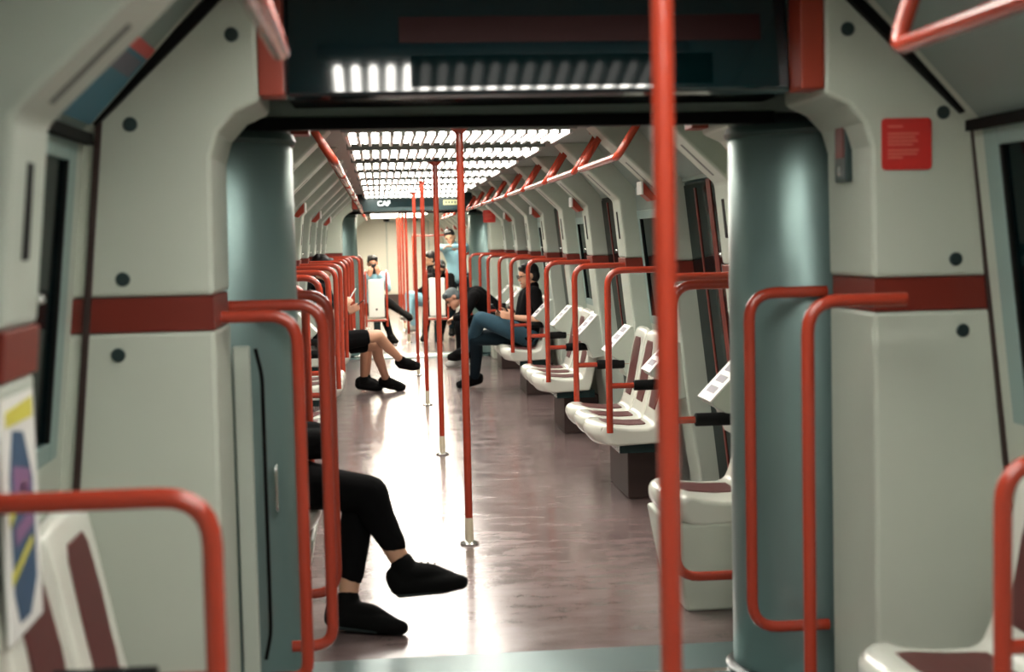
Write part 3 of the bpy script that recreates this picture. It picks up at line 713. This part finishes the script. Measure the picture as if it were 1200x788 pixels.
# man with glasses
person('person with glasses, black T-shirt and teal jeans, legs crossed on the right bench', dict(
    pelvis=(.93, 13.45, .575), chest=(.975, 13.42, .90), neck=(1.0, 13.42, 1.01), head=(.965, 13.42, 1.115), face=(-1, -.12, -.25),
    sh=[(1.0, 13.24, .95), (1.0, 13.60, .95)], el=[(1.05, 13.12, .70), (.98, 13.70, .70)], wr=[(.80, 13.20, .735), (.78, 13.52, .74)],
    hip=[(.94, 13.36, .545), (.94, 13.55, .545)], kn=[(.50, 13.42, .72), (.46, 13.58, .52)],
    an=[(.37, 13.72, .40), (.47, 13.95, .11)], toe=[(.22, 13.80, .33), (.31, 13.98, .035)],
    hd=[(-.9, .2, .2), (-.9, -.1, .1)], hn=[(0, 1, .1), (0, -1, .1)]), sleeves=.32, legs='jeans', leg_shade='jdark', glasses=True)  # same jeans on both legs, the lower one coloured darker as painted shade
phone((.655, 13.36, .80), (-.6, 0, .6), (.7, 0, .7), 'dark phone held by the person with glasses', 0)
# grey haired, bent forward
person('grey-haired person in black bent far forward over the knees on the right', dict(
    pelvis=(.93, 16.2, .57), chest=(.66, 16.2, .83), neck=(.53, 16.19, .86), head=(.385, 16.17, .80), face=(-.75, -.25, -.75),
    sh=[(.62, 16.01, .82), (.62, 16.38, .82)], el=[(.50, 15.96, .60), (.50, 16.44, .60)], wr=[(.40, 16.10, .58), (.40, 16.28, .58)],
    hip=[(.88, 16.10, .545), (.88, 16.30, .545)], kn=[(.46, 16.03, .50), (.46, 16.38, .50)],
    an=[(.46, 16.28, .11), (.50, 16.50, .11)], toe=[(.31, 16.26, .035), (.34, 16.52, .035)],
    hd=[(-.5, .6, -.2), (-.5, -.6, -.2)], hn=[(.3, .2, -1), (.3, -.2, -1)]), hair='hairg', shoes='shoeg', skin='skin2')
# far car
person('distant person behind the left white seat back, phone at the face, black boots', dict(
    pelvis=(-.52, 20.95, .50), chest=(-.53, 21.0, .90), neck=(-.53, 20.98, 1.03), head=(-.53, 20.93, 1.15), face=(.1, -1, -.2),
    sh=[(-.36, 20.98, .96), (-.70, 20.98, .96)], el=[(-.32, 20.80, .78), (-.72, 20.82, .80)], wr=[(-.45, 20.70, .99), (-.58, 20.70, .97)],
    hip=[(-.42, 20.9, .49), (-.62, 20.9, .49)], kn=[(-.34, 20.55, .60), (-.40, 20.60, .46)],
    an=[(-.13, 20.35, .45), (-.30, 20.45, .11)], toe=[(-.01, 20.22, .36), (-.22, 20.32, .035)],
    hd=[(-.2, 0, 1), (.2, 0, 1)], hn=[(0, 1, 0), (0, 1, 0)]), boots=.12, shirt='lblue', skin='skin2')
phone((-.52, 20.72, 1.07), (.1, 0, 1), (0, 1, 0), 'phone in front of the face of the distant person on the left', 0)
person('distant dark-haired person in black behind the right white seat back', dict(
    pelvis=(.42, 20.95, .50), chest=(.42, 20.92, .86), neck=(.42, 20.86, .98), head=(.44, 20.80, 1.06), face=(-.1, -.9, -.6),
    sh=[(.60, 20.92, .92), (.25, 20.92, .92)], el=[(.62, 20.75, .70), (.22, 20.75, .70)], wr=[(.50, 20.62, .62), (.32, 20.62, .62)],
    hip=[(.52, 20.9, .49), (.32, 20.9, .49)], kn=[(.50, 20.5, .49), (.24, 20.55, .50)],
    an=[(.42, 20.5, .11), (.20, 20.6, .11)], toe=[(.40, 20.36, .035), (.16, 20.46, .035)]), longhair=True)
person('distant person in black with pale trousers seated at the right end of the far car', dict(
    pelvis=(.42, 22.6, .52), chest=(.40, 22.6, .92), neck=(.38, 22.58, 1.05), head=(.36, 22.55, 1.18), face=(-1, -.3, -.2),
    sh=[(.40, 22.42, .98), (.42, 22.78, .98)], el=[(.30, 22.38, .74), (.36, 22.82, .74)], wr=[(.16, 22.45, .66), (.18, 22.7, .66)],
    hip=[(.36, 22.5, .51), (.36, 22.7, .51)], kn=[(.02, 22.4, .62), (.06, 22.7, .50)],
    an=[(-.0, 22.3, .30), (.08, 22.7, .11)], toe=[(-.12, 22.2, .28), (-.04, 22.68, .035)]), legs='lblue', shoes='shoeg')
person('distant standing person in light blue with both arms raised before the face', dict(
    pelvis=(.74, 21.6, .92), chest=(.72, 21.6, 1.27), neck=(.68, 21.58, 1.40), head=(.64, 21.55, 1.51), face=(-.3, -1, -.35),
    sh=[(.88, 21.6, 1.34), (.55, 21.55, 1.34)], el=[(.86, 21.32, 1.37), (.48, 21.32, 1.36)], wr=[(.66, 21.28, 1.37), (.64, 21.30, 1.33)],
    hip=[(.83, 21.6, .90), (.65, 21.6, .90)], kn=[(.84, 21.55, .50), (.64, 21.55, .50)],
    an=[(.84, 21.62, .11), (.64, 21.62, .11)], toe=[(.84, 21.48, .035), (.63, 21.48, .035)],
    hd=[(-1, 0, 0), (1, 0, .1)], hn=[(0, -.3, -1), (0, -.3, -1)]), shirt='lblue', legs='jdark')

t = thing('handbag', 'soft black bag on the lap of the person beside the near gangway', 'bag', (-.77, 5.60, .69))
b = MB(); b.cap((-.10, -.07, 0), (.08, -.07, 0), .065, .06); b.cap((-.10, .07, 0), (.08, .07, 0), .065, .06); b.cap((-.08, 0, .03), (.06, 0, .03), .055, .05)
fuse(b, 'bag_body', 'cblack', t, .01, 3)
MB().tube(fillet([(-.06, -.09, .03), (-.06, -.05, .15), (-.06, .05, .15), (-.06, .09, .03)], .04), .008).build('bag_strap', 'black', t, smooth=True)
